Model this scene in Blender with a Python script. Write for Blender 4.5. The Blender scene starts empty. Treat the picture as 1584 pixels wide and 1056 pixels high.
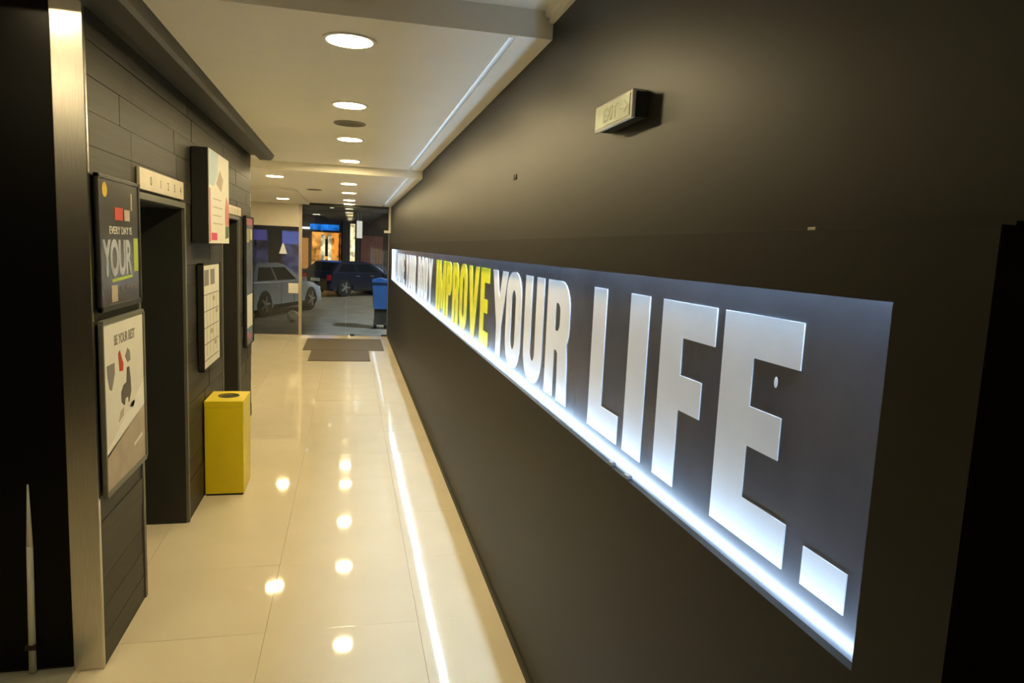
import bpy, bmesh, math, random
from mathutils import Vector, Matrix
random.seed(7)
C = bpy.context.scene.collection
sc = bpy.context.scene

# ------------------------------------------------------------------ camera
def cam_axes(yaw, pitch, roll):
    cy, sy, cp, sp = math.cos(yaw), math.sin(yaw), math.cos(pitch), math.sin(pitch)
    f = Vector((sy*cp, cy*cp, sp)); r = Vector((cy, -sy, 0)); u = r.cross(f)
    cr, sr = math.cos(roll), math.sin(roll)
    return r*cr + u*sr, u*cr - r*sr, f
r_, u_, f_ = cam_axes(.23327, -.12847, .04437)
cd = bpy.data.cameras.new('camera'); cam = bpy.data.objects.new('camera', cd); C.objects.link(cam)
cd.sensor_width = 36; cd.lens = 1073.2/1584*36; cd.clip_start = .05; cd.clip_end = 200
m = Matrix.Identity(4)
for i in range(3):
    m[i][0] = r_[i]; m[i][1] = u_[i]; m[i][2] = -f_[i]
m[2][3] = 1.7
cam.matrix_world = m
sc.camera = cam
# ------------------------------------------------------------------ world, exposure
w = bpy.data.worlds.new('night_sky'); sc.world = w; w.use_nodes = True
bg = w.node_tree.nodes['Background']; bg.inputs[0].default_value = (.010, .013, .022, 1); bg.inputs[1].default_value = 1
sc.view_settings.view_transform = 'Standard'; sc.view_settings.look = 'None'
sc.view_settings.exposure = 1.2; sc.view_settings.gamma = 1; sc.view_settings.use_curve_mapping = False
DOWNLIGHT = 98.0
WARM = (1.0, .79, .43)
LED_TOP = 50.0; LED_BOTTOM = 18.0; LED_CEIL = .8
COOL = (.52, .73, 1.0)
def lamp(name, kind, loc, power, col, size=.2, rot=(0, 0, 0), spot=None):
    ld = bpy.data.lights.new(name, kind); ld.energy = power; ld.color = col
    if kind == 'AREA': ld.size = size
    else: ld.shadow_soft_size = size
    o = bpy.data.objects.new(name, ld); C.objects.link(o); o.location = loc; o.rotation_euler = rot
    if spot: ld.spot_size = spot; ld.spot_blend = .5
    return o
lamp('street_fill_light', 'SPOT', (3.4, 14.6, 4.6), 1000, (.80, .88, 1), .15, (math.radians(58), 0, math.radians(48)), 1.9)  # unseen spot added to light the parked car and the ground
lamp('street_fill_light', 'SPOT', (3.5, 25, 6.0), 700, (1, .86, .66), .15, (0, 0, 0), 2.4)  # second unseen spot, added to brighten the far street

# ------------------------------------------------------------------ materials
MATS = {}
def mat(name, col, rough=.5, metal=0, noise=0, scale=8, bump=0, emit=0, spec=.5, stretch=None, rnd=0, coat=0):
    if name in MATS: return MATS[name]
    M = bpy.data.materials.new(name); M.use_nodes = True; nt = M.node_tree; N = nt.nodes; L = nt.links
    b = N['Principled BSDF']
    b.inputs['Base Color'].default_value = (*col, 1); b.inputs['Roughness'].default_value = rough
    b.inputs['Metallic'].default_value = metal; b.inputs['Specular IOR Level'].default_value = spec
    if coat: b.inputs['Coat Weight'].default_value = coat; b.inputs['Coat Roughness'].default_value = .08
    if emit:
        b.inputs['Emission Color'].default_value = (*col, 1); b.inputs['Emission Strength'].default_value = emit
    if noise or bump:
        tc = N.new('ShaderNodeTexCoord'); mp = N.new('ShaderNodeMapping'); nz = N.new('ShaderNodeTexNoise')
        L.new(tc.outputs['Object'], mp.inputs['Vector']); L.new(mp.outputs[0], nz.inputs['Vector'])
        if stretch: mp.inputs['Scale'].default_value = stretch
        nz.inputs['Scale'].default_value = scale; nz.inputs['Detail'].default_value = 5
        if noise:
            cr = N.new('ShaderNodeValToRGB')
            cr.color_ramp.elements[0].position = .3; cr.color_ramp.elements[1].position = .7
            cr.color_ramp.elements[0].color = (*[c*(1-noise) for c in col], 1)
            cr.color_ramp.elements[1].color = (*[min(1, c*(1+noise)) for c in col], 1)
            L.new(nz.outputs['Fac'], cr.inputs[0]); out = cr.outputs[0]
            if rnd:
                oi = N.new('ShaderNodeObjectInfo'); hs = N.new('ShaderNodeHueSaturation'); ml = N.new('ShaderNodeMapRange')
                ml.inputs['To Min'].default_value = 1-rnd; ml.inputs['To Max'].default_value = 1+rnd
                L.new(oi.outputs['Random'], ml.inputs['Value']); L.new(ml.outputs[0], hs.inputs['Value'])
                L.new(out, hs.inputs['Color']); out = hs.outputs[0]
            L.new(out, b.inputs['Base Color'])
        if bump:
            bp = N.new('ShaderNodeBump'); bp.inputs['Strength'].default_value = bump; bp.inputs['Distance'].default_value = .002
            L.new(nz.outputs['Fac'], bp.inputs['Height']); L.new(bp.outputs[0], b.inputs['Normal'])
    MATS[name] = M; return M
def emat(name, col, s, vary=0):
    if name in MATS: return MATS[name]
    M = bpy.data.materials.new(name); M.use_nodes = True; nt = M.node_tree; nt.nodes.clear()
    e = nt.nodes.new('ShaderNodeEmission'); o = nt.nodes.new('ShaderNodeOutputMaterial')
    e.inputs[0].default_value = (*col, 1); e.inputs[1].default_value = s
    if vary:
        tc = nt.nodes.new('ShaderNodeTexCoord'); nz = nt.nodes.new('ShaderNodeTexNoise'); mr = nt.nodes.new('ShaderNodeMapRange')
        nz.inputs['Scale'].default_value = vary; nz.inputs['Detail'].default_value = 2
        mr.inputs['From Min'].default_value = .35; mr.inputs['From Max'].default_value = .65
        mr.inputs['To Min'].default_value = s*.25; mr.inputs['To Max'].default_value = s*1.3
        nt.links.new(tc.outputs['Object'], nz.inputs['Vector']); nt.links.new(nz.outputs['Fac'], mr.inputs['Value'])
        nt.links.new(mr.outputs[0], e.inputs[1])
    nt.links.new(e.outputs[0], o.inputs[0]); MATS[name] = M; return M
def glassmat(name, tint=(.86, .9, .88), ior=1.5):
    M = bpy.data.materials.new(name); M.use_nodes = True; nt = M.node_tree; nt.nodes.clear()
    t = nt.nodes.new('ShaderNodeBsdfTransparent'); g = nt.nodes.new('ShaderNodeBsdfGlossy'); x = nt.nodes.new('ShaderNodeMixShader')
    f = nt.nodes.new('ShaderNodeFresnel'); o = nt.nodes.new('ShaderNodeOutputMaterial')
    t.inputs[0].default_value = (*tint, 1); g.inputs['Roughness'].default_value = .02; f.inputs['IOR'].default_value = ior
    nt.links.new(f.outputs[0], x.inputs[0]); nt.links.new(t.outputs[0], x.inputs[1]); nt.links.new(g.outputs[0], x.inputs[2])
    nt.links.new(x.outputs[0], o.inputs[0]); MATS[name] = M; return M

floor_tile_m = mat('glossy_ivory_tile', (.72, .645, .47), .045, noise=.03, scale=3, spec=.32, rnd=.015)
grout_m = mat('grout', (.72, .65, .49), .8, noise=.1)
ceil_m = mat('ceiling_paint', (.92, .88, .76), .6, noise=.02, scale=2)
upper_m = mat('brown_black_wall_paint', (.030, .0275, .020), .44, spec=.24, noise=.05, scale=2.5, bump=.05)
lower_m = mat('brown_black_panel_paint', (.022, .019, .0135), .5, noise=.06, spec=.22, scale=3, stretch=(1, .3, 2))
plank_m = mat('dark_stained_plank', (.037, .034, .024), .5, spec=.35, noise=.26, scale=9, bump=.25, stretch=(1, .35, 6), rnd=.22)
black_m = mat('black_paint', (.012, .012, .010), .6, noise=.1)
dark_m = mat('dark_jamb', (.020, .020, .015), .55, noise=.1)
void_m = mat('unlit_room_black', (.003, .003, .003), .35, noise=.1, spec=.12)  # opaque black, stands for the unlit room behind the door glass
framegrey_m = mat('grey_lift_frame', (.15, .15, .12), .45, noise=.08)
steel_m = mat('brushed_steel', (.58, .56, .52), .27, 1, noise=.10, scale=40, bump=.1, stretch=(8, 8, .25))
dsteel_m = mat('dull_steel', (.30, .29, .26), .4, 1, noise=.1, scale=20)
white_m = mat('white_plastic', (.75, .72, .62), .4, noise=.03)
paper_m = mat('poster_paper', (.78, .76, .66), .5, noise=.03, scale=6)
yellow_m = mat('yellow_painted_metal', (.82, .64, .006), .38, noise=.04, scale=5)
yellowd_m = mat('hole_shade_and_rim', (.02, .016, .006), .7, noise=.1)
rubber_m = mat('black_rubber', (.015, .015, .015), .7, noise=.1)
mat_m = mat('brown_door_mat', (.115, .092, .062), .9, noise=.25, scale=160, bump=.6)
sign_m = mat('dark_sign_panel', (.082, .082, .092), .22, noise=.22, scale=3.5)
letter_m = mat('white_vinyl', (.82, .85, .88), .35, noise=.03)
yletter_m = mat('yellow_vinyl', (.84, .80, .012), .35, noise=.03)
ceilled_m = emat('ceiling_led', (.72, .87, 1), LED_CEIL)
ledtop_m = emat('sign_led_upper', COOL, LED_TOP); ledbot_m = emat('sign_led_lower', COOL, LED_BOTTOM)
lens_m = emat('downlight_lens', WARM, DOWNLIGHT)
glass_m = glassmat('clear_glass')
ink_m = mat('dark_ink', (.10, .09, .08), .5, noise=.1)
grey_ink = mat('grey_ink', (.24, .22, .20), .5, noise=.1)
tan_ink = mat('tan_print', (.46, .38, .28), .5, noise=.12, scale=12)
red_ink = mat('red_ink', (.55, .05, .03), .5, noise=.1)
mag_ink = mat('magenta_ink', (.70, .06, .16), .5, noise=.05)
green_ink = mat('green_ink', (.12, .16, .08), .5, noise=.1)
lime_ink = mat('lime_ink', (.42, .55, .06), .5, noise=.1)
gold_ink = mat('gold_ink', (.62, .42, .02), .5, noise=.1)
blue_ink = mat('pale_blue_ink', (.46, .58, .66), .5, noise=.1)
silver_ink = mat('silver_ink', (.42, .45, .50), .4, noise=.15, scale=20)
charcoal_print = mat('charcoal_print', (.040, .038, .034), .3, noise=.15)

# ------------------------------------------------------------------ mesh helpers
def box(bm, x0, x1, y0, y1, z0, z1, bev=0):
    r = bmesh.ops.create_cube(bm, size=1)
    for v in r['verts']:
        v.co = Vector((x0+(x1-x0)*(v.co.x+.5), y0+(y1-y0)*(v.co.y+.5), z0+(z1-z0)*(v.co.z+.5)))
    if bev:
        es = list({e for v in r['verts'] for e in v.link_edges})
        bmesh.ops.bevel(bm, geom=es, offset=bev, segments=2, profile=.6, affect='EDGES')
def cyl(bm, p0, p1, r0, r1=None, n=24, caps=True):
    p0, p1 = Vector(p0), Vector(p1); d = p1-p0
    r = bmesh.ops.create_cone(bm, cap_ends=caps, segments=n, radius1=r0, radius2=r0 if r1 is None else r1, depth=d.length)
    M = Matrix.Translation((p0+p1)/2) @ d.to_track_quat('Z', 'Y').to_matrix().to_4x4()
    bmesh.ops.transform(bm, matrix=M, verts=r['verts'])
def sphere(bm, c, r, sx=1, sy=1, sz=1, n=16):
    q = bmesh.ops.create_uvsphere(bm, u_segments=n, v_segments=n//2+2, radius=r)
    for v in q['verts']: v.co = Vector((c[0]+v.co.x*sx, c[1]+v.co.y*sy, c[2]+v.co.z*sz))
def ring(bm, c, ro, ri, z0, z1, n=36):
    vs = []
    for k in range(n):
        a = 2*math.pi*k/n; ca, sa = math.cos(a), math.sin(a)
        vs.append([bm.verts.new((c[0]+ca*R, c[1]+sa*R, z)) for R, z in ((ro, z1), (ro, z0), (ri, z0), (ri, z1))])
    for k in range(n):
        a, b = vs[k], vs[(k+1) % n]
        for j in range(4):
            bm.faces.new((a[j], a[(j+1) % 4], b[(j+1) % 4], b[j]))
def prism(bm, pts, axis, a, b):
    """polygon pts in the two other axes, extruded from a to b along axis"""
    def P(p, t):
        if axis == 0: return (t, p[0], p[1])
        if axis == 1: return (p[0], t, p[1])
        return (p[0], p[1], t)
    A = [bm.verts.new(P(p, a)) for p in pts]; B = [bm.verts.new(P(p, b)) for p in pts]
    n = len(pts)
    bm.faces.new(A); bm.faces.new(B[::-1])
    for i in range(n): bm.faces.new((A[i], B[i], B[(i+1) % n], A[(i+1) % n]))
def obj(name, bm, m, parent=None, smooth=False):
    bmesh.ops.recalc_face_normals(bm, faces=bm.faces)
    me = bpy.data.meshes.new(name); bm.to_mesh(me); bm.free()
    if smooth:
        for p in me.polygons: p.use_smooth = True
    for x in (m if isinstance(m, (list, tuple)) else [m]): me.materials.append(x)
    o = bpy.data.objects.new(name, me); C.objects.link(o)
    if parent:
        o.parent = parent
        t = Vector((0, 0, 0)) if parent.parent else Vector(parent.matrix_basis.translation)
        o.matrix_parent_inverse = Matrix.Translation(-t)
    return o
def bx(name, m, x0, x1, y0, y1, z0, z1, parent=None, bev=0):
    bm = bmesh.new(); box(bm, x0, x1, y0, y1, z0, z1, bev); return obj(name, bm, m, parent)
def tag(o, label, cat, group=None):
    o['label'] = label; o['category'] = cat
    if group: o['group'] = group
    return o
def thing(name, label, cat, loc, group=None):
    o = bpy.data.objects.new(name, None); C.objects.link(o); o.location = loc; o.empty_display_size = .1
    return tag(o, label, cat, group)
def struct(o): o['kind'] = 'structure'; return o
def sempty(name, loc):
    o = bpy.data.objects.new(name, None); C.objects.link(o); o.location = loc; o.empty_display_size = .1
    return struct(o)
def text(name, body, m, parent, origin, right, up, height, width=None, depth=.0008, bold=0):
    cu = bpy.data.curves.new(name, 'FONT'); cu.body = body; cu.size = 1; cu.extrude = .01; cu.offset = bold
    t = bpy.data.objects.new(name, cu); C.objects.link(t)
    bpy.context.view_layer.update()
    me = bpy.data.meshes.new_from_object(t.evaluated_get(bpy.context.evaluated_depsgraph_get()))
    bpy.data.objects.remove(t); bpy.data.curves.remove(cu)
    xs = [v.co.x for v in me.vertices]; ys = [v.co.y for v in me.vertices]; zs = [v.co.z for v in me.vertices]
    x0, x1, y0, y1, z0, z1 = min(xs), max(xs), min(ys), max(ys), min(zs), max(zs)
    right, up = Vector(right), Vector(up); nrm = right.cross(up); sy = height/(y1-y0); sx = width/(x1-x0) if width else sy
    for v in me.vertices:
        v.co = Vector(origin) + right*(v.co.x-x0)*sx + up*(v.co.y-y0)*sy + nrm*(v.co.z-z0)/(z1-z0)*depth
    me.materials.clear(); me.materials.append(m); me.name = name
    o = bpy.data.objects.new(name, me); C.objects.link(o)
    if parent:
        o.parent = parent; o.matrix_parent_inverse = Matrix.Translation(-Vector(parent.matrix_basis.translation))
    return o

# ================================================================== SETTING
# X to the right wall, Y down the corridor, Z up; photograph taken from X=0, Y=0, Z=1.7
XL, XR, XU = -.92, .715, .735       # left planked wall, right cladding, right upper wall
YG = 13.30                          # entrance glass
# floor: slab with one object per tile
fl = struct(bx('floor', grout_m, -2.5, .86, -2.5, YG+.1, -.25, -.0125))
T = .667; gap = .0005
ny = 24; tile_meshes = {}
xs = [-2.5] + [-2.5+.16+T*k for k in range(6) if -2.5+.16+T*k < .72] + [.86]
ys = [3.67+T*k for k in range(-9, 15)]; ys = [-2.5] + [y for y in ys if -2.4 < y < YG-.05] + [YG+.1]
for i in range(len(xs)-1):
    for j in range(len(ys)-1):
        a, b, c, d = xs[i]+gap, xs[i+1]-gap, ys[j]+gap, ys[j+1]-gap
        key = (round(b-a, 3), round(d-c, 3))
        if key not in tile_meshes:
            bm = bmesh.new(); box(bm, -(b-a)/2, (b-a)/2, -(d-c)/2, (d-c)/2, -.012, 0, .0007)
            o = obj('tile', bm, floor_tile_m); tile_meshes[key] = o.data
        else:
            o = bpy.data.objects.new('tile', tile_meshes[key]); C.objects.link(o)
        o.parent = fl; o.location = ((a+b)/2, (c+d)/2, 0)
        o.rotation_euler = (random.gauss(0, .0008), random.gauss(0, .0008), 0)

# ceiling: three levels, with a groove for the light line
bm = bmesh.new()
GX0, GX1 = .574, .600
box(bm, -2.5, XU, -2.5, 2.65, 2.60, 2.75)
box(bm, -2.5, XL-.0, 2.65, 7.5, 2.51, 2.75)
for (y0, y1, z) in ((2.65, 7.5, 2.50), (7.5, YG+.1, 2.42)):
    x0 = XL if y0 < 7 else -2.5
    box(bm, x0, GX0, y0, y1, z, 2.75)
    box(bm, GX1, XU, y0, y1, z, 2.75)
    box(bm, GX0, GX1, y0, y1, z+.055, 2.75); box(bm, GX0, GX1, y0, y0+.03, z, z+.055)
ceiling = struct(obj('ceiling', bm, ceil_m))
# rounded lowered slab over the left of the entrance
pts = [(-2.5, YG), (-2.5, 9.9), (-1.05, 9.9)]
for k in range(9):
    a = math.pi/2*k/8; pts.append((-1.05+.33*math.sin(a), 10.23-.33*math.cos(a)))
pts.append((-.72, YG))
bm = bmesh.new(); prism(bm, pts, 2, 2.385, 2.4195)
obj('lowered_ceiling_slab', bm, ceil_m, ceiling)
bm = bmesh.new(); box(bm, XU-.035, XU, -2.5, 2.64, 2.575, 2.60); box(bm, XU-.018, XU, -2.5, 2.64, 2.555, 2.575)
struct(obj('trim_1', bm, ceil_m))

# right wall: upper plain part, lower cladding with the sign recess
bm = bmesh.new()
box(bm, XU, .90, .648, YG+.1, 1.755, 2.75); box(bm, XU, .90, -2.5, .648, 1.76, 2.75)
box(bm, .88, .90, .66, YG+.1, -.0125, 1.755)
wall_r = struct(obj('wall_right', bm, upper_m))
bm = bmesh.new()
box(bm, XR, .732, .648, YG, .0, 1.12, .0)             # lower sheet
box(bm, .732, .88, .648, YG, .0, 1.060)
box(bm, XR, .732, .648, YG, 1.655, 1.755)             # header sheet
box(bm, .732, .88, .648, YG, 1.7502, 1.7549)
box(bm, XR, .732, .648, .795, 1.12, 1.655); box(bm, .732, .88, .648, .795, 1.06, 1.7502)   # near end
box(bm, XR, .732, 12.62, YG, 1.12, 1.655); box(bm, .732, .88, 12.62, YG, 1.06, 1.7502)      # far end
obj('wall_cladding', bm, lower_m, wall_r)
struct(bx('baseboard_right', dark_m, XR-.008, XR, .66, YG, 0, .035))
# dark alcove behind the near end of the cladding
bm = bmesh.new()
box(bm, 1.6, 1.65, -2.5, .648, -.0125, 1.76); box(bm, .88, 1.65, .645, .66, -.0125, 1.76); box(bm, .90, 1.65, -2.5, .648, 1.76, 1.80)
box(bm, .86, 1.65, -2.5, .66, -.03, -.012)
struct(obj('wall_alcove', bm, black_m))

# left wall: core with two lift openings, one object per plank
LIFTS = ((3.43, 4.32), (5.54, 6.32)); HZ = 1.862
bm = bmesh.new()
core0, core1 = -1.30, XL-.016
box(bm, core0, core1, 2.85, LIFTS[0][0], 0, 2.51); box(bm, core0, core1, LIFTS[0][1], LIFTS[1][0], 0, 2.51)
box(bm, core0, core1, LIFTS[1][1], 7.065, 0, 2.51)
for a, b in LIFTS: box(bm, core0, core1, a, b, HZ, 2.51)
box(bm, -2.5, core0, 2.90, 7.065, 2.2, 2.51); box(bm, -2.5, -2.4, 2.9, YG, 0, 2.42)
box(bm, -2.5, -1.7, 2.9, 2.95, 0, 2.51); box(bm, -2.4, core0, 7.0, 7.065, 0, 2.51)
wall_l = struct(obj('wall_left', bm, dark_m))
ph = 2.508/21
def cuts(z0, z1):
    if z0 < HZ-.02: return [(2.85, LIFTS[0][0]-.03), (LIFTS[0][1]+.03, LIFTS[1][0]-.03), (LIFTS[1][1]+.03, 7.08)]
    return [(2.85, 7.08)]
zrows = [k*HZ/16 for k in range(16)] + [HZ+.03+(2.508-HZ-.03)*k/5 for k in range(6)]
zrows[16] = HZ+.03
rows = [(k*(HZ+.03)/16, (k+1)*(HZ+.03)/16) for k in range(16)] + [(HZ+.03+(2.508-HZ-.03)*k/5, HZ+.03+(2.508-HZ-.03)*(k+1)/5) for k in range(5)]
for ri, (z0, z1) in enumerate(rows):
    off = random.uniform(0, .9)
    for a, b in cuts(z0, z1):
        y = a; first = True
        while y < b-.01:
            e = y + ((.35+off*.6) if first else random.uniform(.8, 1.15)); first = False
            if b-e < .2: e = b
            e = min(e, b)
            pr = random.uniform(0, .005)
            bm = bmesh.new(); box(bm, XL-.016, XL-.005+pr, y+.001, e-.001, z0+.0012, z1-.0012)
            obj('plank', bm, plank_m, wall_l); y = e
bx('end_panel', ceil_m, -2.4, XL-.001, 7.066, 7.085, 0, 2.42, wall_l)
# lift doors set back in their openings
for n, (a, b) in enumerate(LIFTS):
    d = sempty('door_%d' % (n+1), (XL-.2, (a+b)/2, 0))
    bm = bmesh.new()
    for y0, y1, z0, z1 in ((a-.03, a, 0, HZ+.03), (b, b+.03, 0, HZ+.03), (a, b, HZ, HZ+.03)):
        box(bm, XL-.016, XL+.004, y0, y1, z0, z1, .002)
    obj('door_frame', bm, framegrey_m, d)
    bm = bmesh.new()
    box(bm, -1.22, XL-.012, a, a+.006, 0, HZ); box(bm, -1.22, XL-.012, b-.006, b, 0, HZ); box(bm, -1.22, XL-.012, a, b, HZ-.006, HZ)
    obj('door_jamb', bm, dark_m, d)
    mid = (a+b)/2
    for y0, y1 in ((a+.006, mid-.002), (mid+.002, b-.006)):
        bx('door_leaf', dsteel_m, -1.25, -1.22, y0, y1, .006, HZ-.006, d, .002)
    bx('threshold', dsteel_m, -1.22, -1.16, a+.006, b-.006, -.001, .003, d)
# dark ceiling moulding above the left wall
bm = bmesh.new()
prism(bm, [(-.705, 2.4999), (-.722, 2.462), (-.742, 2.452), (-.834, 2.450), (-.846, 2.470), (-.846, 2.4995)], 1, 2.25, 7.05)
box(bm, XL-.0, -.846, 2.25, 7.06, 2.492, 2.4995)  # dark strip, paints in the shadow gap along the wall
struct(obj('trim_2', bm, mat('dark_moulding', (.060, .056, .044), .4, noise=.15, scale=4, stretch=(1, .2, 1))))

# near hall behind and beside the camera
bm = bmesh.new(); box(bm, -2.6, -2.5, -2.5, 2.9, 0, 2.75); struct(obj('wall_hall', bm, upper_m))
bm = bmesh.new(); box(bm, -2.6, 1.65, -2.6, -2.5, -.02, 2.75); struct(obj('wall_back', bm, upper_m))

# steel-framed black side door at the left edge
d4 = sempty('door_3', (-1.5, 2.85, 0))
bx('door_jamb', steel_m, -1.026, XL, 2.828, 2.849, 0, 2.60, d4, .003)
bx('door_jamb', steel_m, -2.08, -1.98, 2.828, 2.85, 0, 2.60, d4, .003)
bx('door_leaf', void_m, -1.98, -1.026, 2.842, 2.862, .02, 2.6, d4)
bx('threshold', mat('grey_threshold', (.30, .30, .24), .5, noise=.08), -1.98, -1.026, 2.60, 2.87, 0, .008, d4, .002)
bx('side_panel', black_m, -2.5, -2.08, 2.83, 2.86, 0, 2.6, d4)
bm = bmesh.new(); cyl(bm, (-1.170, 2.833, .012), (-1.161, 2.833, .52), .013, .011, 12); cyl(bm, (-1.161, 2.833, .52), (-1.158, 2.833, .76), .011, .003, 12)
obj('reflection_sliver', bm, mat('pale_sliver', (.70, .72, .60), .4, .0, noise=.05), d4, True)  # made-up rod in place of a pale sliver reflected in the glass
bx('sliver_gap', black_m, -1.19, -1.15, 2.818, 2.842, .105, .125, d4, .003)  # made-up dark piece for the break across that sliver

# ================================================================== LIGHTS IN THE CEILING
def downlight(x, y, z, label, s=1.0):
    t = thing('downlight', label, 'ceiling light', (x, y, z), 'round warm downlights')
    bm = bmesh.new(); ring(bm, (x, y), .106*s, .090*s, z-.006, z); obj('trim_ring', bm, ceil_m, t, False)
    bm = bmesh.new(); cyl(bm, (x, y, z-.004), (x, y, z-.001), .090*s, n=36); obj('lens', bm, lens_m, t)
rowY = [2.95, 4.27, 5.62, 7.05, 8.70, 10.2, 11.9, 13.0]
rowL = ['largest and closest warm downlight of the middle row', 'second middle-row downlight, just before the round ceiling speaker',
        'third middle-row downlight, just past the round ceiling speaker', 'fourth middle-row downlight, last one before the ceiling steps down',
        'first middle-row downlight past the step of the ceiling', 'middle-row downlight level with the small dark ceiling vent',
        'middle-row downlight second from the entrance glass', 'middle-row downlight right against the entrance glass']
for i, y in enumerate(rowY):
    downlight(-.012 if i < 4 else -.022, y, 2.50 if i < 4 else 2.42, rowL[i])
downlight(-.825, 8.30, 2.42, 'downlight on the entrance side, beside the end of the dark ceiling moulding')
downlight(-1.06, 11.9, 2.385, 'downlight in front of the cream panel over the entrance glass')
downlight(-1.17, 2.36, 2.60, 'small hall downlight right in front of the black side door', .5)
downlight(-1.66, .95, 2.60, 'small hall downlight well in front of the black side door', .8)
def speaker(x, y, z, r, label):
    t = thing('ceiling_speaker', label, 'speaker', (x, y, z))
    bm = bmesh.new(); ring(bm, (x, y), r, r*.88, z-.007, z); obj('rim', bm, mat('grey_rim', (.30, .27, .20), .5, noise=.05), t)
    bm = bmesh.new(); cyl(bm, (x, y, z-.004), (x, y, z-.001), r*.88, n=32)
    obj('grille', bm, mat('grey_grille', (.17, .145, .105), .7, noise=.3, scale=200), t)
speaker(-.012, 4.90, 2.50, .105, 'round grey ceiling speaker between two downlights')
speaker(-.483, 9.99, 2.42, .10, 'small dark round ceiling speaker near the entrance')
def strip_mesh(bm, x0, x1, y0, y1, z, n, up):
    for k in range(n):
        a, b = y0+(y1-y0)*k/n, y0+(y1-y0)*(k+1)/n
        p = [(x0, a, z), (x1, a, z), (x1, b, z), (x0, b, z)]
        if not up: p = p[::-1]
        bm.faces.new([bm.verts.new(q) for q in p])
def led(name, m, x0, x1, y0, y1, z, up, parent, h=.004):
    n = max(1, int((y1-y0)/.35)); bm = bmesh.new()
    for k in range(n):
        a, b = y0+(y1-y0)*k/n, y0+(y1-y0)*(k+1)/n
        box(bm, x0, x1, a+.0005, b-.0005, z-h if not up else z, z if not up else z+h)
    return obj(name, bm, m, parent)
for (y0, y1, z, lab) in ((2.66, 7.49, 2.50, 'white light line in the ceiling groove of the higher corridor ceiling'),
                         (7.51, 13.25, 2.42, 'white light line in the ceiling groove of the lower entrance ceiling')):
    lg = mat('groove_gloss', (.40, .40, .40), .12, noise=.02, spec=.6)
    bx('groove_reflector', lg, GX1-.0012, GX1-.0002, y0+.025, y1-.002, z+.0005, z+.0548, ceiling)  # added reflector, makes the light line brighter at grazing angles
    tag(led('ceiling_light_line', ceilled_m, GX0+.003, GX1-.003, y0, y1, z+.0545, False, None), lab, 'strip light')

# ================================================================== ILLUMINATED SLOGAN SIGN
SX = .790; LZ0, LZ1 = 1.137, 1.597; LH = LZ1-LZ0
sg = thing('slogan_sign', 'long dark recessed slogan sign with white and yellow lettering on the dark wall', 'sign', (.80, 6.7, 1.06))
for a, b in ((.795, 4.75), (4.75, 8.70), (8.70, 12.62)):
    bx('backing_panel', sign_m, SX, .86, a+.0006, b-.0006, 1.060, 1.7500, sg)
for a, b in ((12.612, 12.6198), (.7952, .7990)): bx('end_return', letter_m, .733, .7898, a, b, 1.061, 1.7495, sg)  # white returns; unseen near one added to brighten the panel's end
led('light_strip', ledbot_m, .736, .756, .80, 12.61, 1.060, True, sg)
led('light_strip', ledtop_m, .766, .788, .80, 12.61, 1.7495, False, sg)
def rrect(w, h, r, n=5, x0=0, y0=0):
    out = []
    for cx, cy, s in ((w-r, r, -90), (w-r, h-r, 0), (r, h-r, 90), (r, r, 180)):
        for k in range(n+1):
            a = math.radians(s+90*k/n); out.append((x0+cx+r*math.cos(a), y0+cy+r*math.sin(a)))
    return out
def poly(bm, ys, pts, t=.0025):
    prism(bm, [(ys-p[0], LZ0+p[1]) for p in pts], 0, SX-t, SX-.0002)
def loop(bm, ys, outer, inner, closed=True):
    n = len(outer)
    for i in range(n if closed else n-1):
        j = (i+1) % n
        poly(bm, ys, [outer[i], outer[j], inner[j], inner[i]])
S = .118; B = .086; H = LH
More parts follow.
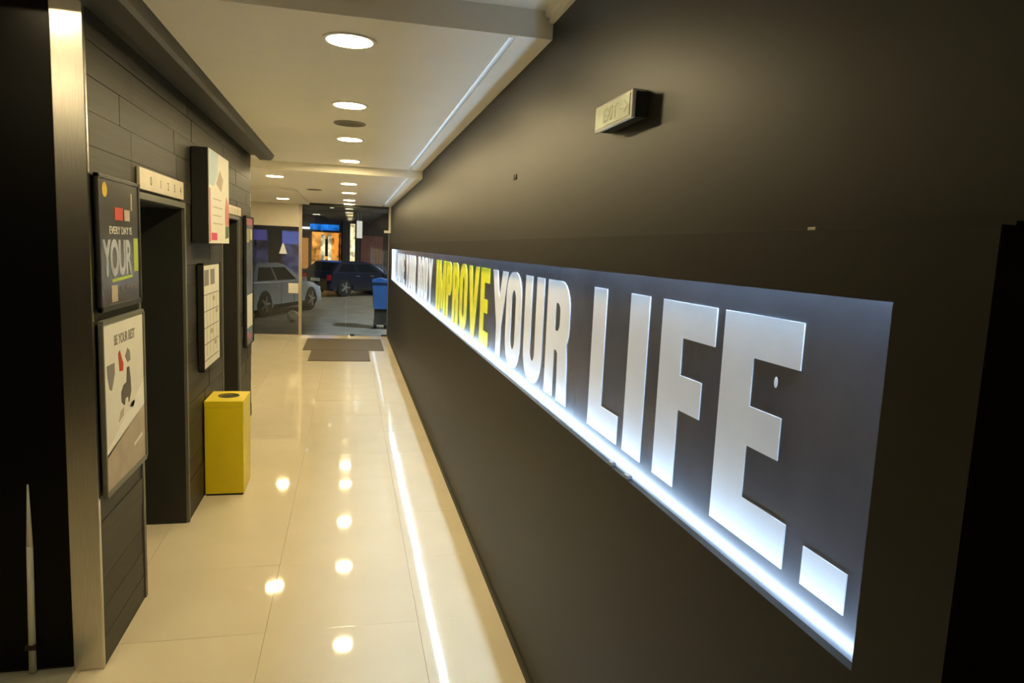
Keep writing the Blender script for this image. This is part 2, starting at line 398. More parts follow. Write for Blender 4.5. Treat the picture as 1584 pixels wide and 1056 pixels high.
def glyph(ch, ys, w, m):
    bm = bmesh.new()
    P = lambda *pts: poly(bm, ys, pts)
    R = lambda x0, x1, y0, y1: P((x0, y0), (x1, y0), (x1, y1), (x0, y1))
    if ch == 'I': R(0, w, 0, H)
    elif ch == 'L': P((0, 0), (w, 0), (w, B), (S, B), (S, H), (0, H))
    elif ch == 'F': P((0, 0), (S, 0), (S, .197), (w*.83, .197), (w*.83, .283), (S, .283), (S, H-B), (w, H-B), (w, H), (0, H))
    elif ch == 'E': P((0, 0), (w, 0), (w, B), (S, B), (S, .195), (w*.84, .195), (w*.84, .276), (S, .276), (S, H-B), (w, H-B), (w, H), (0, H))
    elif ch == 'T': P((w/2-S/2, 0), (w/2+S/2, 0), (w/2+S/2, H-B), (w, H-B), (w, H), (0, H), (0, H-B), (w/2-S/2, H-B))
    elif ch == 'O': loop(bm, ys, rrect(w, H+.008, .13, y0=-.004), rrect(w-2*S*.97, H-2*B+.008, .05, x0=S*.97, y0=B-.004))
    elif ch == 'D': 
        o = [(0, 0)] + [p for p in rrect(w, H, .12)[:12]] + [(0, H)]
        i = [(S, B)] + [p for p in rrect(w-2*S, H-2*B, .045, x0=S, y0=B)[:12]] + [(S, H-B)]
        loop(bm, ys, o, i)
    elif ch == 'B':
        P((0, 0), (w-.04, 0), (w, .05), (w, .20), (w-.035, .235), (w-.015, .27), (w-.015, H-.05), (w-.055, H), (0, H), (0, H-B), (S, H-B), (w-S, H-B), (w-S, .27), (S, .27), (S, .20), (w-S, .20), (w-S, B), (S, B), (S, H-B), (0, H-B))
    elif ch == 'U':
        o = rrect(w, H*2, .13)[17:] if False else None
        out = [(0, H)] + [(.13-.13*math.cos(math.radians(a)), .126-.13*math.sin(math.radians(a))) for a in range(0, 91, 15)] + \
              [(w-.13+.13*math.sin(math.radians(a)), .126-.13*math.cos(math.radians(a))) for a in range(0, 91, 15)] + [(w, H)]
        r = .045
        inn = [(S, H)] + [(S+r-r*math.cos(math.radians(a)), B+r-r*math.sin(math.radians(a))) for a in range(0, 91, 15)] + \
              [(w-S-r+r*math.sin(math.radians(a)), B+r-r*math.cos(math.radians(a))) for a in range(0, 91, 15)] + [(w-S, H)]
        loop(bm, ys, out, inn, False)
    elif ch in 'RP':
        R(0, S, 0, H); zb = .19
        out = [(S, H)] + [(w-.11+.11*math.sin(math.radians(a)), H-.11+.11*math.cos(math.radians(a))) for a in range(0, 91, 15)] + \
              [(w-.11+.11*math.cos(math.radians(a)), zb+.10-.10*math.sin(math.radians(a))) for a in range(0, 91, 15)] + [(S, zb)]
        x1 = w-S; r = .035
        inn = [(S, H-B)] + [(x1-r+r*math.sin(math.radians(a)), H-B-r+r*math.cos(math.radians(a))) for a in range(0, 91, 15)] + \
              [(x1-r+r*math.cos(math.radians(a)), zb+.075+r-r*math.sin(math.radians(a))) for a in range(0, 91, 15)] + [(S, zb+.075)]
        loop(bm, ys, out, inn, False)
        if ch == 'R': poly(bm, ys, [(S+.02, zb+.01), (w-.03, zb+.06), (w-.012, zb-.02), (w+.002, 0), (w-S-.002, 0), (w-S-.012, zb-.01)], .0032)
    elif ch == 'Y': P((w/2-S/2, 0), (w/2+S/2, 0), (w/2+S/2, .165), (w, H), (w-S-.005, H), (w/2, .30), (S+.005, H), (0, H), (w/2-S/2, .165))
    elif ch == 'V': P((w/2-S/2, 0), (w/2+S/2, 0), (w, H), (w-S-.002, H), (w/2, .13), (S+.002, H), (0, H))
    elif ch == 'M': P((0, 0), (S-.01, 0), (S-.01, .28), (w/2-.04, .04), (w/2+.04, .04), (w-S+.01, .28), (w-S+.01, 0), (w, 0), (w, H), (w-S-.01, H), (w/2, .20), (S+.01, H), (0, H))
    elif ch == '.': R(0, w, 0, .070)
    return obj('letter', bm, m, sg)
for ch, a, b in (('Y', 3.844, 3.464), ('O', 3.480, 3.158), ('U', 3.090, 2.775), ('R', 2.717, 2.418), ('L', 2.170, 1.907), ('I', 1.860, 1.730),
                 ('F', 1.648, 1.377), ('E', 1.342, 1.075), ('.', 1.020, .908)):
    glyph(ch, a, a-b, letter_m)
WD = dict(I=.13, M=.45, P=.30, R=.30, O=.32, V=.38, E=.27, Y=.38, U=.315, B=.30, D=.31)
y = 6.49
for ch in 'IMPROVE':
    glyph(ch, y, WD[ch], yletter_m)['label'] = 'yellow letter'; y -= WD[ch]+.066
y = 6.80
for word in ('BODY', 'YOUR', 'MOVE'):
    y += sum(WD[c] for c in word)+.062*(len(word)-1); yy = y
    for ch in word:
        glyph(ch, yy, WD[ch], letter_m); yy -= WD[ch]+.062
    y += .29
for yc, zc in ((1.640, 1.121), (1.755, 1.121)):
    bx('cable_clip', mat('grey_clip', (.30, .32, .34), .5, noise=.1), .7155, .731, yc, yc+.022, 1.1203, 1.131, sg, .002)
bm = bmesh.new(); sphere(bm, (SX-.001, 1.145, 1.477), .006, .25, 1, 1.8, 10); obj('paint_chip', bm, letter_m, sg)

# ================================================================== RIGHT WALL FITTINGS
ex = thing('exit_sign', 'small white and green emergency exit sign high on the dark wall', 'exit sign', (XU, 1.84, 2.09))
bx('housing', mat('dark_housing', (.035, .038, .038), .5, noise=.1), .697, XU, 1.705, 1.970, 2.053, 2.118, ex, .004)
bx('front_frame', white_m, .688, .698, 1.70, 1.976, 2.050, 2.122, ex, .003)
bx('sign_face', mat('pale_green_face', (.42, .60, .30), .35, noise=.12, scale=30), .6865, .690, 1.716, 1.962, 2.058, 2.114, ex)
bx('bracket', white_m, .700, .7349, 1.73, 1.76, 2.118, 2.128, ex, .002)
text('lettering', 'EXIT', mat('pale_lettering', (.72, .78, .50), .4, noise=.05), ex, (.6866, 1.905, 2.068), (0, -1, 0), (0, 0, 1), .036, .105)
bm = bmesh.new()
prism(bm, [(1.775, 2.083), (1.750, 2.083), (1.750, 2.072), (1.728, 2.087), (1.750, 2.102), (1.750, 2.091), (1.775, 2.091)], 0, .6858, .6866)
obj('arrow', bm, MATS['pale_lettering'], ex)
pl = thing('wall_plug', 'pair of small dark screw plugs in the dark wall above the yellow word', 'wall plug', (XU, 3.174, 2.04))
for dy in (-.018, .018):
    bm = bmesh.new(); cyl(bm, (XU-.004, 3.174+dy, 2.04), (XU+.001, 3.174+dy, 2.04), .012, n=14); obj('plug', bm, dark_m, pl)
tag(bx('paper_scrap', white_m, .7165, .731, .975, .995, 1.7551, 1.760, None, .001), 'tiny white scrap lying on the ledge above the slogan sign', 'scrap')
cn = thing('cable_conduit', 'thin cream conduit with small box at the far end of the dark wall', 'conduit', (XU-.02, 13.24, 1.95))
bx('pipe', white_m, .695, .733, 13.20, 13.235, 1.985, 2.4195, cn, .003)
bx('junction_box', white_m, .615, .733, 13.19, 13.26, 1.94, 1.985, cn, .004)

# ================================================================== LEFT WALL FITTINGS
def indicator(y0, y1, z0, z1, marks, label):
    t = thing('lift_indicator', label, 'floor indicator', (XL, (y0+y1)/2, z0))
    bx('plate', mat('champagne_plate', (.80, .72, .56), .34, .25, noise=.08, scale=6), XL+.0002, XL+.014, y0, y1, z0, z1, t, .002)
    for f, s in marks:
        yy = y0+(y1-y0)*f
        text('numeral', s, ink_m, t, (XL+.0138, yy, z0+(z1-z0)*.28), (0, 1, 0), (0, 0, 1), (z1-z0)*.42, None)
indicator(3.42, 4.255, 1.905, 2.000, ((.20, '0'), (.42, '1'), (.58, '2'), (.74, '3'), (.90, '4')), 'long metal floor indicator plate above the first lift opening')
indicator(5.70, 6.37, 1.897, 1.965, ((.3, '1'), (.5, '2'), (.7, '3')), 'metal floor indicator plate above the second lift, half behind the hanging sign')

# poster 1, dark
PX = XL+.006
p1 = thing('framed_poster', 'dark framed poster with tall silver lettering above the white poster', 'poster', (PX, 3.1, 1.405))
Y0, Y1, Z0, Z1 = 2.862, 3.385, 1.405, 1.920
bm = bmesh.new()
for a, b, c, d in ((Y0, Y1, Z0, Z0+.022), (Y0, Y1, Z1-.016, Z1), (Y0, Y0+.014, Z0, Z1), (Y1-.022, Y1, Z0, Z1)):
    box(bm, PX, PX+.016, a, b, c, d, .002)
obj('frame', bm, mat('charcoal_frame', (.028, .028, .026), .4, noise=.1), p1)
bx('print', mat('dark_poster_print', (.085, .08, .072), .22, noise=.2, scale=5), PX, PX+.012, Y0+.014, Y1-.022, Z0+.022, Z1-.016, p1)
fx = PX+.0121
def flat(name, m, pts, parent, x=fx, d=.001):
    bm = bmesh.new(); prism(bm, pts, 0, x, x+d); return obj(name, bm, m, parent)
def q(y0, y1, z0, z1): return [(y0, z0), (y1, z0), (y1, z1), (y0, z1)]
flat('printed_badge', gold_ink, [(2.94+.028*math.cos(a*.524), 1.865+.028*math.sin(a*.524)) for a in range(12)], p1)
flat('printed_patch', red_ink, q(3.05, 3.15, 1.755, 1.805), p1); flat('printed_patch', tan_ink, q(3.17, 3.24, 1.755, 1.80), p1)
flat('printed_line', tan_ink, q(3.26, 3.275, 1.80, 1.87), p1)
text('printed_line', 'EVERY DAY IS', MATS['poster_paper'], p1, (fx, 2.985, 1.700), (0, 1, 0), (0, 0, 1), .03, .28)
text('lettering', 'YOUR', silver_ink, p1, (fx, 2.90, 1.535), (0, 1, 0), (0, 0, 1), .145, .36, bold=.035)
flat('printed_patch', lime_ink, q(3.285, 3.345, 1.545, 1.685), p1)
flat('printed_line', lime_ink, [(3.0, 1.512), (3.26, 1.522), (3.26, 1.534), (3.0, 1.524)], p1)
text('printed_line', 'DAY. TRAIN NOW', grey_ink, p1, (fx, 3.10, 1.475), (0, 1, 0), (0, 0, 1), .02, .2)
flat('printed_patch', tan_ink, q(2.99, 3.06, 1.435, 1.50), p1)
# poster 2, white
p2 = thing('white_poster', 'tall white poster with small gym figure and tan lower half', 'poster', (PX, 3.1, .69))
Y0, Y1, Z0, Z1 = 2.862, 3.395, .694, 1.362
bm = bmesh.new()
for a, b, c, d in ((Y0, Y1, Z0-.012, Z0+.008), (Y0, Y1, Z1-.004, Z1+.012), (Y0-.006, Y0+.006, Z0, Z1), (Y1-.006, Y1+.012, Z0, Z1)):
    box(bm, PX, PX+.018, a, b, c, d, .002)
obj('frame', bm, framegrey_m, p2)
bx('print', paper_m, PX, PX+.012, Y0+.006, Y1-.006, Z0+.008, Z1-.004, p2)
text('printed_heading', 'BE YOUR BEST', grey_ink, p2, (fx, 3.0, 1.262), (0, 1, 0), (0, 0, 1), .042, .27, bold=.02)
flat('printed_badge', grey_ink, [(2.905, 1.195), (2.995, 1.195), (2.995, 1.15), (2.955, 1.09), (2.93, 1.10), (2.91, 1.15)], p2)
flat('printed_patch', red_ink, [(3.045, 1.225), (3.065, 1.235), (3.09, 1.195), (3.105, 1.175), (3.10, 1.145), (3.055, 1.150)], p2)
flat('printed_patch', grey_ink, [(3.13, 1.20), (3.165, 1.23), (3.195, 1.215), (3.20, 1.175), (3.165, 1.17), (3.15, 1.18)], p2)
flat('printed_patch', ink_m, [(3.07, 1.06), (3.10, 1.085), (3.14, 1.09), (3.15, 1.15), (3.18, 1.15), (3.195, 1.10), (3.20, 1.04), (3.17, 1.00), (3.10, 1.00), (3.07, 1.02)], p2)
flat('printed_patch', paper_m, [(3.11, 1.00), (3.155, 1.0), (3.15, 1.025), (3.12, 1.025)], p2, fx+.001)
flat('printed_patch', tan_ink, [(3.03, .945), (3.06, .985), (3.10, .992), (3.09, .96)], p2)
flat('printed_patch', tan_ink, [(3.17, .98), (3.21, .995), (3.25, .99), (3.22, .965)], p2)
flat('printed_stripe', mat('white_stripe', (.86, .84, .76), .5, noise=.02), [(2.87, .86), (3.388, 1.06), (3.388, .945), (2.87, .835)][::1], p2)
flat('printed_photo', tan_ink, [(2.87, .703), (3.388, .703), (3.388, .944), (2.87, .845)], p2)
flat('printed_line', paper_m, [(3.22, .79), (3.34, .81), (3.34, .825), (3.22, .805)], p2, fx+.001)
# hanging white sign box
s1 = thing('advert_box', 'thick black box sign with cream front hung high between the lifts', 'sign', (XL, 4.85, 1.67))
bx('box', black_m, XL+.004, -.823, 4.50, 5.20, 1.668, 2.232, s1, .003)
bx('print', paper_m, -.8235, -.819, 4.503, 5.197, 1.671, 2.229, s1)
ax = -.8189
flat('printed_patch', blue_ink, [(4.51, 2.02), (4.66, 2.02), (4.78, 2.10), (4.80, 2.225), (4.51, 2.225)], s1, ax)
flat('printed_patch', tan_ink, [(4.74, 2.04), (4.90, 2.0), (4.98, 2.08), (4.86, 2.13)], s1, ax)
flat('printed_patch', mat('rose_ink', (.62, .22, .20), .5, noise=.1), [(5.05, 1.79), (5.19, 1.79), (5.19, 1.93), (5.10, 1.98), (5.05, 1.90)], s1, ax)
flat('printed_patch', green_ink, [(5.05, 1.70), (5.18, 1.71), (5.19, 1.785), (5.05, 1.785)], s1, ax)
flat('printed_patch', mag_ink, q(4.57, 4.75, 1.69, 1.735), s1, ax)
flat('printed_stripe', MATS['rose_ink'], q(4.507, 4.545, 1.68, 2.0), s1, ax)
for k in range(4): flat('printed_line', tan_ink, q(4.62, 4.95-.05*(k % 2), 1.79+.05*k, 1.796+.05*k), s1, ax)
# framed schedule
s2 = thing('framed_notice', 'black framed white notice on the planked wall between the lifts', 'notice', (XL, 4.9, .86))
Y0, Y1, Z0, Z1 = 4.62, 5.20, .862, 1.545
bm = bmesh.new()
for a, b, c, d in ((Y0, Y1, Z0, Z0+.012), (Y0, Y1, Z1-.012, Z1), (Y0, Y0+.012, Z0, Z1), (Y1-.012, Y1, Z0, Z1)):
    box(bm, PX, -.878, a, b, c, d, .002)
obj('frame', bm, black_m, s2)
bx('print', paper_m, PX, -.885, Y0+.012, Y1-.012, Z0+.012, Z1-.012, s2)
ax = -.8849
for k in range(2): flat('printed_patch', grey_ink, q(4.68+.2*k, 4.82+.2*k, 1.40, 1.50), s2, ax)
for k in range(5): flat('printed_line', grey_ink, q(4.66, 5.15, 1.34-.105*k, 1.346-.105*k), s2, ax)
for k in range(4): flat('printed_line', tan_ink, q(4.74+.11*k, 4.745+.11*k, .95, 1.34), s2, ax)
for yy, zz in ((4.95, 1.29), (5.05, 1.20), (4.87, 1.08), (5.0, .99)): flat('printed_patch', tan_ink, q(yy, yy+.07, zz, zz+.03), s2, ax)
# glossy tall board by the wall end
s3 = thing('glass_notice_board', 'tall narrow glossy notice board at the far end of the planked wall', 'notice board', (XL, 6.8, .73))
Y0, Y1, Z0, Z1 = 6.57, 7.06, .735, 1.912
bx('board', mat('grey_blue_board', (.20, .22, .25), .15, noise=.3, scale=6), PX, PX+.014, Y0+.01, Y1-.01, Z0+.01, Z1-.01, s3)
bm = bmesh.new()
for a, b, c, d in ((Y0, Y1, Z0, Z0+.012), (Y0, Y1, Z1-.012, Z1), (Y0, Y0+.03, Z0, Z1), (Y1-.012, Y1, Z0, Z1)):
    box(bm, PX, PX+.022, a, b, c, d, .002)
obj('frame', bm, black_m, s3)
ax = PX+.0141
flat('printed_patch', mat('rose_print', (.40, .14, .18), .4, noise=.1), q(6.66, 7.03, 1.83, 1.895), s3, ax)
flat('printed_patch', mat('olive_print', (.32, .33, .16), .4, noise=.1), q(6.66, 6.82, 1.68, 1.80), s3, ax)
flat('printed_patch', tan_ink, q(6.86, 7.0, 1.70, 1.80), s3, ax)
flat('printed_patch', MATS['rose_print'], q(6.64, 6.9, .79, .85), s3, ax)
flat('printed_patch', paper_m, q(6.66, 7.0, .90, 1.2), s3, ax)

# ================================================================== BIN AND MATS
BX0, BX1, BY0, BY1, BZ = -.914, -.672, 4.775, 5.105, .642
bn = thing('waste_bin', 'tall yellow metal waste bin with round hole in lid by planked wall', 'bin', ((BX0+BX1)/2, (BY0+BY1)/2, 0))
bx('body', yellow_m, BX0, BX1, BY0, BY1, .012, .600, bn, .004)
bx('base', rubber_m, BX0+.006, BX1-.006, BY0+.006, BY1-.006, .0005, .012, bn)
# lid with a real hole
bm = bmesh.new(); hc = (-.790, 4.955); hr = .062; n = 40
def sq(a):
    c, s = math.cos(a), math.sin(a); hx0, hx1, hy0, hy1 = hc[0]-BX0, BX1-hc[0], hc[1]-BY0, BY1-hc[1]
    t = min((hx1 if c > 0 else hx0)/max(abs(c), 1e-9), (hy1 if s > 0 else hy0)/max(abs(s), 1e-9)); return (hc[0]+c*t, hc[1]+s*t)
angs = sorted([2*math.pi*k/n for k in range(n)] + [math.atan2(y-hc[1], x-hc[0]) % (2*math.pi) for x in (BX0, BX1) for y in (BY0, BY1)])
Rg = []
for a in angs:
    o = sq(a); i = (hc[0]+hr*math.cos(a), hc[1]+hr*math.sin(a))
    Rg.append([bm.verts.new((*p, z)) for p, z in ((o, .602), (o, BZ), (i, BZ), (i, .602))])
for k in range(len(Rg)):
    a, b = Rg[k], Rg[(k+1) % len(Rg)]
    for j in range(4): bm.faces.new((a[j], a[(j+1) % 4], b[(j+1) % 4], b[j]))
lid = obj('lid', bm, yellow_m, bn)
bm = bmesh.new(); cyl(bm, (hc[0], hc[1], .628), (hc[0], hc[1], .636), hr-.001, n=32); obj('opening', bm, yellowd_m, bn)  # dark disc filling the hole, stands for the shade inside
bm = bmesh.new(); ring(bm, hc, hr+.006, hr, BZ-.001, BZ+.003); obj('hole_rim', bm, yellowd_m, bn)
for (a, b, c, d, lab) in ((-.712, .567, 11.40, 12.79, 'wide brown door mat against the entrance glass'),
                          (-.575, .318, 10.33, 11.385, 'narrower brown door mat in front of the wide mat')):
    tag(bx('door_mat', mat_m, a, b, c, d, .0012, .011, None, .004), lab, 'door mat', 'brown door mats')

# ================================================================== ENTRANCE GLASS
frame_m = mat('warm_grey_metal', (.50, .44, .34), .4, .5, noise=.06)
w1 = sempty('window_1', (-1.6, YG, 0))
bx('pane', glass_m, -2.4, -.905, YG, YG+.010, .012, 1.975, w1)
bx('post', frame_m, -.905, -.850, YG-.025, YG+.035, 0, 2.385, w1, .003)
bx('bottom_rail', frame_m, -2.4, -.905, YG-.02, YG+.03, -.002, .012, w1)
bx('transom_panel', mat('cream_panel', (.80, .74, .60), .45, noise=.03), -2.4, -.905, YG-.03, YG+.03, 1.975, 2.385, w1, .004)
d5 = sempty('door_4', (-.1, YG, 0))
bx('pane', glass_m, -.85, -.06, YG, YG+.012, .008, 2.38, d5)
bx('pane', glass_m, -.052, .70, YG, YG+.012, .008, 2.38, d5)
bx('header_rail', dark_m, -.85, .715, YG-.02, YG+.03, 2.38, 2.42, d5)
bx('floor_hinge', dark_m, .02, .10, YG-.035, YG+.04, 0, .030, d5, .004)
bx('floor_hinge', dark_m, .60, .70, YG-.035, YG+.04, 0, .026, d5, .004)
bx('wall_channel', dsteel_m, .70, .715, YG-.015, YG+.03, 0, 2.38, d5)
tag(bx('paper_notice', paper_m, -1.085, -.91, YG-.003, YG-.0005, .772, .955, None), 'small square paper notice taped to the entrance glass beside the post', 'notice')

# ================================================================== STREET
GZ = -.22
asphalt_m = mat('street_paving', (.20, .19, .16), .55, noise=.25, scale=2.5, bump=.3)
struct(bx('street_ground', asphalt_m, -30, 25, YG+.11, 60, GZ-.2, GZ))
canopy_m = mat('canopy_brown', (.055, .042, .030), .6, noise=.15)
can = struct(bx('entrance_canopy', canopy_m, -3.5, 1.6, YG+.12, 17.6, 2.50, 2.62))
for x, yv, lab in ((-.80, 14.3, 'small recessed lamp under the canopy nearest the entrance post'), (-.40, 16.2, 'tiny canopy lamp above the blue shop sign')):
    t = thing('canopy_lamp', lab, 'lamp', (x, yv, 2.5))
    bm = bmesh.new(); ring(bm, (x, yv), .06, .045, 2.492, 2.50, 20); obj('rim', bm, steel_m, t)
    bm = bmesh.new(); cyl(bm, (x, yv, 2.494), (x, yv, 2.499), .045, n=20); obj('lens', bm, emat('canopy_lens', (1, .85, .6), 4), t)
bl = thing('blade_sign', 'small white vertical sign hanging from the canopy beyond the entrance glass', 'sign', (.215, 17.0, 2.5))
bx('board', emat('sign_glow', (1, .9, .78), .42), .15, .28, 17.0, 17.05, 1.86, 2.26, bl, .004)
for x in (.18, .25):
    bx('hanger', steel_m, x-.006, x+.006, 17.02, 17.03, 2.26, 2.50, bl)

# shop block across the street
SB = 31.0
sb = thing('shop_building', 'dark two storey shop block with orange lit window and blue sign board', 'building', (-1, SB, GZ))
facade_m = mat('dark_facade', (.045, .032, .024), .8, noise=.2, scale=1)
bm = bmesh.new()
ops = [(-4.1, -3.35, .2, 2.2), (-2.85, -2.05, .2, 2.2), (-1.62, -.36, .2, 2.2), (-.02, .24, -.2, 2.62)]
xprev = -12
for a, b, z0, z1 in ops:
    box(bm, xprev, a, SB, SB+.4, GZ, 2.75); box(bm, a, b, SB, SB+.4, GZ, z0); box(bm, a, b, SB, SB+.4, z1, 2.75); xprev = b
box(bm, xprev, 9, SB, SB+.4, GZ, 2.75); box(bm, -12, 9, SB, SB+.4, 2.75, 8)
obj('wall', bm, facade_m, sb)
glow = [('violet_glow', (.05, .045, .10), .3), ('blue_glow', (.10, .10, .22), .3), ('orange_glow', (.85, .34, .07), .62), ('warm_glow', (1, .78, .45), 1.0)]
for (a, b, z0, z1), (nm, col, s) in zip(ops, glow):
    wn = bx('window', mat('shop_frame', (.09, .06, .04), .6, noise=.1), a, b, SB+.30, SB+.34, z0, z1, sb)
    bx('lit_pane', emat(nm, col, s, 3.0), a+.03, b-.03, SB+.28, SB+.30, z0+.03, z1-.03, wn)
wn = sb.children[-1]
def shopbit(name, m, x0, x1, z0, z1, y0=SB+.18, y1=SB+.26): bx(name, m, x0, x1, y0, y1, z0, z1, sb, .01)
shopbit('display_panel', emat('cream_glow', (1, .80, .48), .6, 4.0), -1.22, -1.04, .85, 2.08)  # display panels and shelf glow in place of a lit interior
shopbit('display_panel', MATS['cream_glow'], -.92, -.78, .85, 2.08)
shopbit('display_figure', mat('dark_figure', (.05, .035, .02), .8, noise=.1), -1.04, -.92, 1.15, 1.9)
shopbit('display_panel', emat('deep_orange_glow', (.95, .26, .03), .75), -.66, -.50, 1.2, 2.15)
shopbit('display_shelf', emat('amber_glow', (.9, .5, .15), .35), -1.6, -.4, .78, .9)
shopbit('display_figure', MATS['dark_figure'], -.46, -.40, .6, 2.15)
shopbit('sign_board', emat('blue_sign', (.015, .16, .62), .75, 2.5), -1.66, -.46, 2.26, 2.50, SB-.12, SB)
shopbit('sign_light', emat('white_glow', (1, .9, .75), .9), -1.98, -1.66, 2.28, 2.36, SB-.1, SB)
shopbit('column', mat('dark_column', (.03, .024, .02), .7, noise=.1), -.32, -.06, GZ, 2.75, SB-.15, SB)
shopbit('column', MATS['dark_column'], .26, .42, GZ, 2.75, SB-.15, SB)
shopbit('wall_panel', mat('dark_red_panel', (.16, .07, .055), .8, noise=.15), .45, 1.4, .9, 2.1, SB-.06, SB)
shopbit('screen', emat('blue_screen', (.13, .17, .58), .32), -2.78, -2.12, 1.62, 2.12, SB-.06, SB)
shopbit('screen', emat('violet_screen', (.10, .08, .30), .3), -3.95, -3.40, 1.72, 2.15, SB-.06, SB)
bm = bmesh.new(); cyl(bm, (-2.72, SB-.3, 1.2), (-2.72, SB-.3, 1.62), .16, .03, 16); obj('awning_lantern', bm, emat('lantern', (1, .75, .45), .4), sb)
shopbit('doorway_glow', emat('dim_orange', (.55, .22, .06), .4), -2.0, -1.72, .6, 1.9, SB-.03, SB)

# parked car, built along its own axis then turned
def car(name, label, pos, ang, paint, L=3.95, rw=.335, wb=2.62, Wd=1.66, lamps=True, H=1.36):
    """local frame: u forward, v to the car's left, z up; origin on the ground below the rear right wheel centre"""
    t = thing(name, label, 'car', (*pos, GZ))
    ca, sa = math.cos(ang), math.sin(ang)
    M = Matrix(((ca, -sa, 0, pos[0]), (sa, ca, 0, pos[1]), (0, 0, 1, GZ), (0, 0, 0, 1)))
    def fin(nm, bm, m, par=t, smooth=False):
        bmesh.ops.transform(bm, matrix=M, verts=bm.verts[:]); return obj(nm, bm, m, par, smooth)
    r = rw+.06; ro = .62; fo = L-wb-ro
    def arch(cx): return [(cx-r*math.cos(math.radians(a)), rw+r*math.sin(math.radians(a))) for a in range(-20, 201, 20)]
    zb = .22
    prof = [(-ro+.05, zb)] + [(p[0], max(zb, p[1])) for p in arch(0)] + [(p[0], max(zb, p[1])) for p in arch(wb)] + \
           [(wb+fo-.04, zb), (wb+fo, .36), (wb+fo-.02, .55), (wb+fo-.16, .68), (wb+.15, .80), (wb-.42, .86), (-ro+.05, .90), (-ro, .78), (-ro-.02, .40)]
    bm = bmesh.new(); prism(bm, prof, 1, 0, Wd)
    es = [e for e in bm.edges if abs((e.verts[0].co-e.verts[1].co).y) < 1e-6 and max(e.verts[0].co.z, e.verts[1].co.z) > .5]
    bmesh.ops.bevel(bm, geom=es, offset=.05, segments=3, profile=.5, affect='EDGES')
    fin('body', bm, paint)
    # cabin
    lo = [(-ro+.06, .895), (wb-.45, .86)]; hi = [(.02, H-.04), (.25, H), (1.15, H), (1.42, H-.06)]
    bm = bmesh.new(); ins = .05; top = .21
    base = [(-ro+.06, .89), (wb-.42, .85)]
    ring_lo = [(base[0][0], .04, .88), (base[1][0], .04, .85), (base[1][0], Wd-.04, .85), (base[0][0], Wd-.04, .88)]
    ring_mid = [(-.10, .19, H-.05), (1.42, .19, H-.06), (1.42, Wd-.19, H-.06), (-.10, Wd-.19, H-.05)]
    ring_hi = [(.12, .26, H), (1.15, .26, H), (1.15, Wd-.26, H), (.12, Wd-.26, H)]
    R3 = [[bm.verts.new(p) for p in rr] for rr in (ring_lo, ring_mid, ring_hi)]
    for a, b in ((R3[0], R3[1]), (R3[1], R3[2])):
        for k in range(4): bm.faces.new((a[k], a[(k+1) % 4], b[(k+1) % 4], b[k]))
    bm.faces.new(R3[2]); bm.faces.new(R3[0][::-1])
    fin('cabin', bm, paint)
    gl = mat('car_glass', (.012, .014, .018), .06, noise=.1)
    def pane(nm, pts, push):
        bm = bmesh.new(); A = [Vector(p) for p in pts]; nrm = (A[1]-A[0]).cross(A[-1]-A[0]).normalized()*push
        lo_ = [bm.verts.new(p-nrm*.2) for p in A]; hi_ = [bm.verts.new(p+nrm) for p in A]
        bm.faces.new(hi_); bm.faces.new(lo_[::-1])
        for k in range(len(A)): bm.faces.new((lo_[k], lo_[(k+1) % len(A)], hi_[(k+1) % len(A)], hi_[k]))
        fin(nm, bm, gl)
    def lerp(a, b, s): return tuple(a[i]+(b[i]-a[i])*s for i in range(3))
    for side in (0, 1):
        a, b, c, d = (ring_lo[0], ring_lo[1], ring_mid[1], ring_mid[0]) if side == 0 else (ring_lo[2], ring_lo[3], ring_mid[3], ring_mid[2])
        for s0, s1 in ((.09, .44), (.48, .88)):
            lo0, lo1, hi0, hi1 = lerp(a, b, s0), lerp(a, b, s1), lerp(d, c, s0), lerp(d, c, s1)
            pane('side_window', [lerp(lo0, hi0, .12), lerp(lo1, hi1, .12), lerp(lo1, hi1, .86), lerp(lo0, hi0, .86)], .012)
    a, b, c, d = ring_lo[3], ring_lo[0], ring_mid[0], ring_mid[3]
    pane('rear_window', [lerp(lerp(a, b, .1), lerp(d, c, .1), .2), lerp(lerp(a, b, .9), lerp(d, c, .9), .2), lerp(lerp(a, b, .88), lerp(d, c, .88), .88), lerp(lerp(a, b, .12), lerp(d, c, .12), .88)], .012)
    a, b, c, d = ring_lo[1], ring_lo[2], ring_mid[2], ring_mid[1]
    pane('windscreen', [lerp(lerp(a, b, .06), lerp(d, c, .06), .1), lerp(lerp(a, b, .94), lerp(d, c, .94), .1), lerp(lerp(a, b, .92), lerp(d, c, .92), .9), lerp(lerp(a, b, .08), lerp(d, c, .08), .9)], .012)
    for cu in (0, wb):
        for v0, v1, face in ((.0, .20, -1), (Wd-.20, Wd, 1)):
            bm = bmesh.new(); cyl(bm, (cu, v0+.005, rw), (cu, v1-.005, rw), rw, n=32)
            wh = fin('wheel', bm, rubber_m, smooth=False)
            vf = v0 if face < 0 else v1
            bm = bmesh.new(); cyl(bm, (cu, vf+face*.004, rw), (cu, vf-face*.02, rw), rw*.66, n=28)
            for k in range(0): pass
            rim = fin('rim', bm, mat('rim_dark', (.06, .065, .07), .5, .3, noise=.1), wh)
            bm = bmesh.new()
            for k in range(5):
                an = 2*math.pi*k/5; e1 = (cu+math.cos(an)*rw*.62, vf+face*.012, rw+math.sin(an)*rw*.62)
                cyl(bm, (cu, vf+face*.012, rw), e1, .035, .028, 8)
            cyl(bm, (cu, vf, rw), (cu, vf+face*.02, rw), .07, n=14)
            fin('wheel_spokes', bm, mat('rim_silver', (.55, .56, .58), .3, .8, noise=.05), wh)
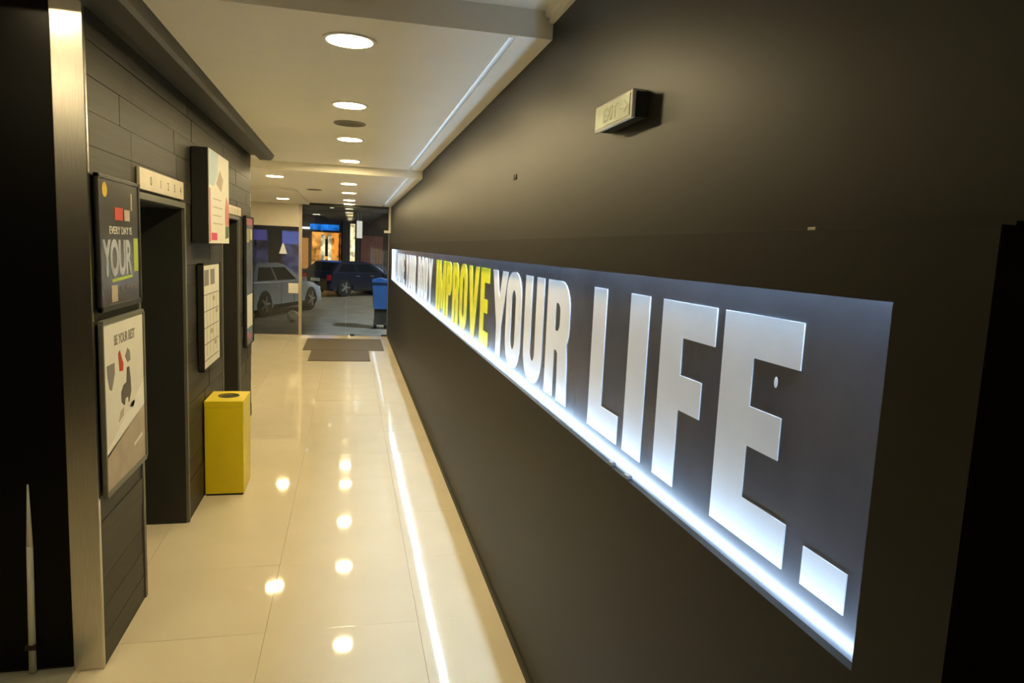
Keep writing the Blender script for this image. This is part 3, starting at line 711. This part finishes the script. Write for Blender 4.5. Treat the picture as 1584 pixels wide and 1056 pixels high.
    for v in (.06, Wd-.26):
        bm = bmesh.new(); box(bm, -ro-.035, -ro+.05, v, v+.20, .60, .80, .02); fin('tail_light', bm, mat('tail_red', (.35, .015, .02), .2, emit=.12, noise=.05))
        bm = bmesh.new(); box(bm, wb+fo-.20, wb+fo-.01, v-.03, v+.22, .54, .66, .03); fin('head_light', bm, mat('lamp_clear', (.65, .70, .75), .12, noise=.05))
    for u0, u1 in ((-ro-.07, -ro+.06), (wb+fo-.10, wb+fo+.05)):
        bm = bmesh.new(); box(bm, u0, u1, .02, Wd-.02, .28, .50, .04); fin('bumper', bm, paint)
    bm = bmesh.new(); box(bm, .05+r, wb-r, -.012, .02, .20, .30, .01); fin('sill', bm, rubber_m)
    bm = bmesh.new(); box(bm, -ro-.075, -ro-.06, Wd/2-.24, Wd/2+.24, .55, .66, .004); fin('number_plate', bm, white_m)
    for u in (.55, 1.28):
        bm = bmesh.new(); box(bm, u, u+.16, -.02, .01, .74, .77, .006); fin('door_handle', bm, mat('rim_silver', (.55, .56, .58), .3))
        bm = bmesh.new(); box(bm, u+.30, u+.306, -.004, .01, .30, .85); fin('door_gap', bm, rubber_m)
    for v, s in ((-.16, 1), (Wd+.02, 1)):
        bm = bmesh.new(); box(bm, wb-.72, wb-.60, v, v+.16, .86, .98, .03); fin('mirror', bm, paint)
    return t
carA = mat('silver_blue_paint', (.50, .57, .66), .24, .2, noise=.05, coat=.6)
car('hatchback_car', 'silver blue hatchback parked outside the entrance glass, rear wheel toward us', (-2.06, 18.39), math.atan2(2.65, 1.08), carA)
carB = mat('dark_car_paint', (.02, .024, .035), .2, .3, noise=.05, coat=.6)
car('parked_car', 'dark car parked far across the street behind the silver blue car', (-5.6, 28.2), .05, carB, H=1.30)
car('parked_car', 'dark car with red tail light parked far across the street beside the dark red wall', (-.15, 26.3), .75, mat('dark_navy_paint', (.03, .035, .06), .2, .3, noise=.05, coat=.6), H=1.30)
# bollards
for x, yv, lab in ((-2.30, 17.3, 'white ball bollard beside the rear wheel of the silver blue car'), (-1.33, 17.5, 'white ball bollard below the door of the silver blue car')):
    t = thing('bollard', lab, 'bollard', (x, yv, GZ), 'white ball bollards')
    bm = bmesh.new(); cyl(bm, (x, yv, GZ), (x, yv, GZ+.05), .07, .06, 16); obj('base', bm, mat('grey_stone', (.3, .29, .26), .8, noise=.1), t)
    bm = bmesh.new(); sphere(bm, (x, yv, GZ+.16), .125, n=20); obj('ball', bm, mat('white_stone', (.75, .70, .56), .7, noise=.05), t, True)
# blue container
t = thing('street_bin', 'blue plastic wheeled bin outside at the far end of the dark wall', 'bin', (.70, 16.5, GZ))
bm = bmesh.new(); prism(bm, [(.56, .25), (.88, .25), (.92, .86), (.52, .86)], 1, 16.3, 16.75); obj('body', bm, mat('blue_plastic', (.02, .10, .34), .5, noise=.08), t)
bm = bmesh.new(); prism(bm, [(.50, .86), (.94, .86), (.92, .91), (.72, .96), (.52, .91)], 1, 16.27, 16.8); obj('lid', bm, MATS['blue_plastic'], t)
bx('frame', rubber_m, .58, .86, 16.33, 16.72, GZ+.1, .25, t, .01)
for x in (.60, .84):
    bm = bmesh.new(); cyl(bm, (x-.03, 16.40, GZ+.09), (x+.03, 16.40, GZ+.09), .09, n=18); obj('wheel', bm, rubber_m, t)
    bm = bmesh.new(); cyl(bm, (x-.03, 16.66, GZ+.09), (x+.03, 16.66, GZ+.09), .09, n=18); obj('wheel', bm, rubber_m, t)
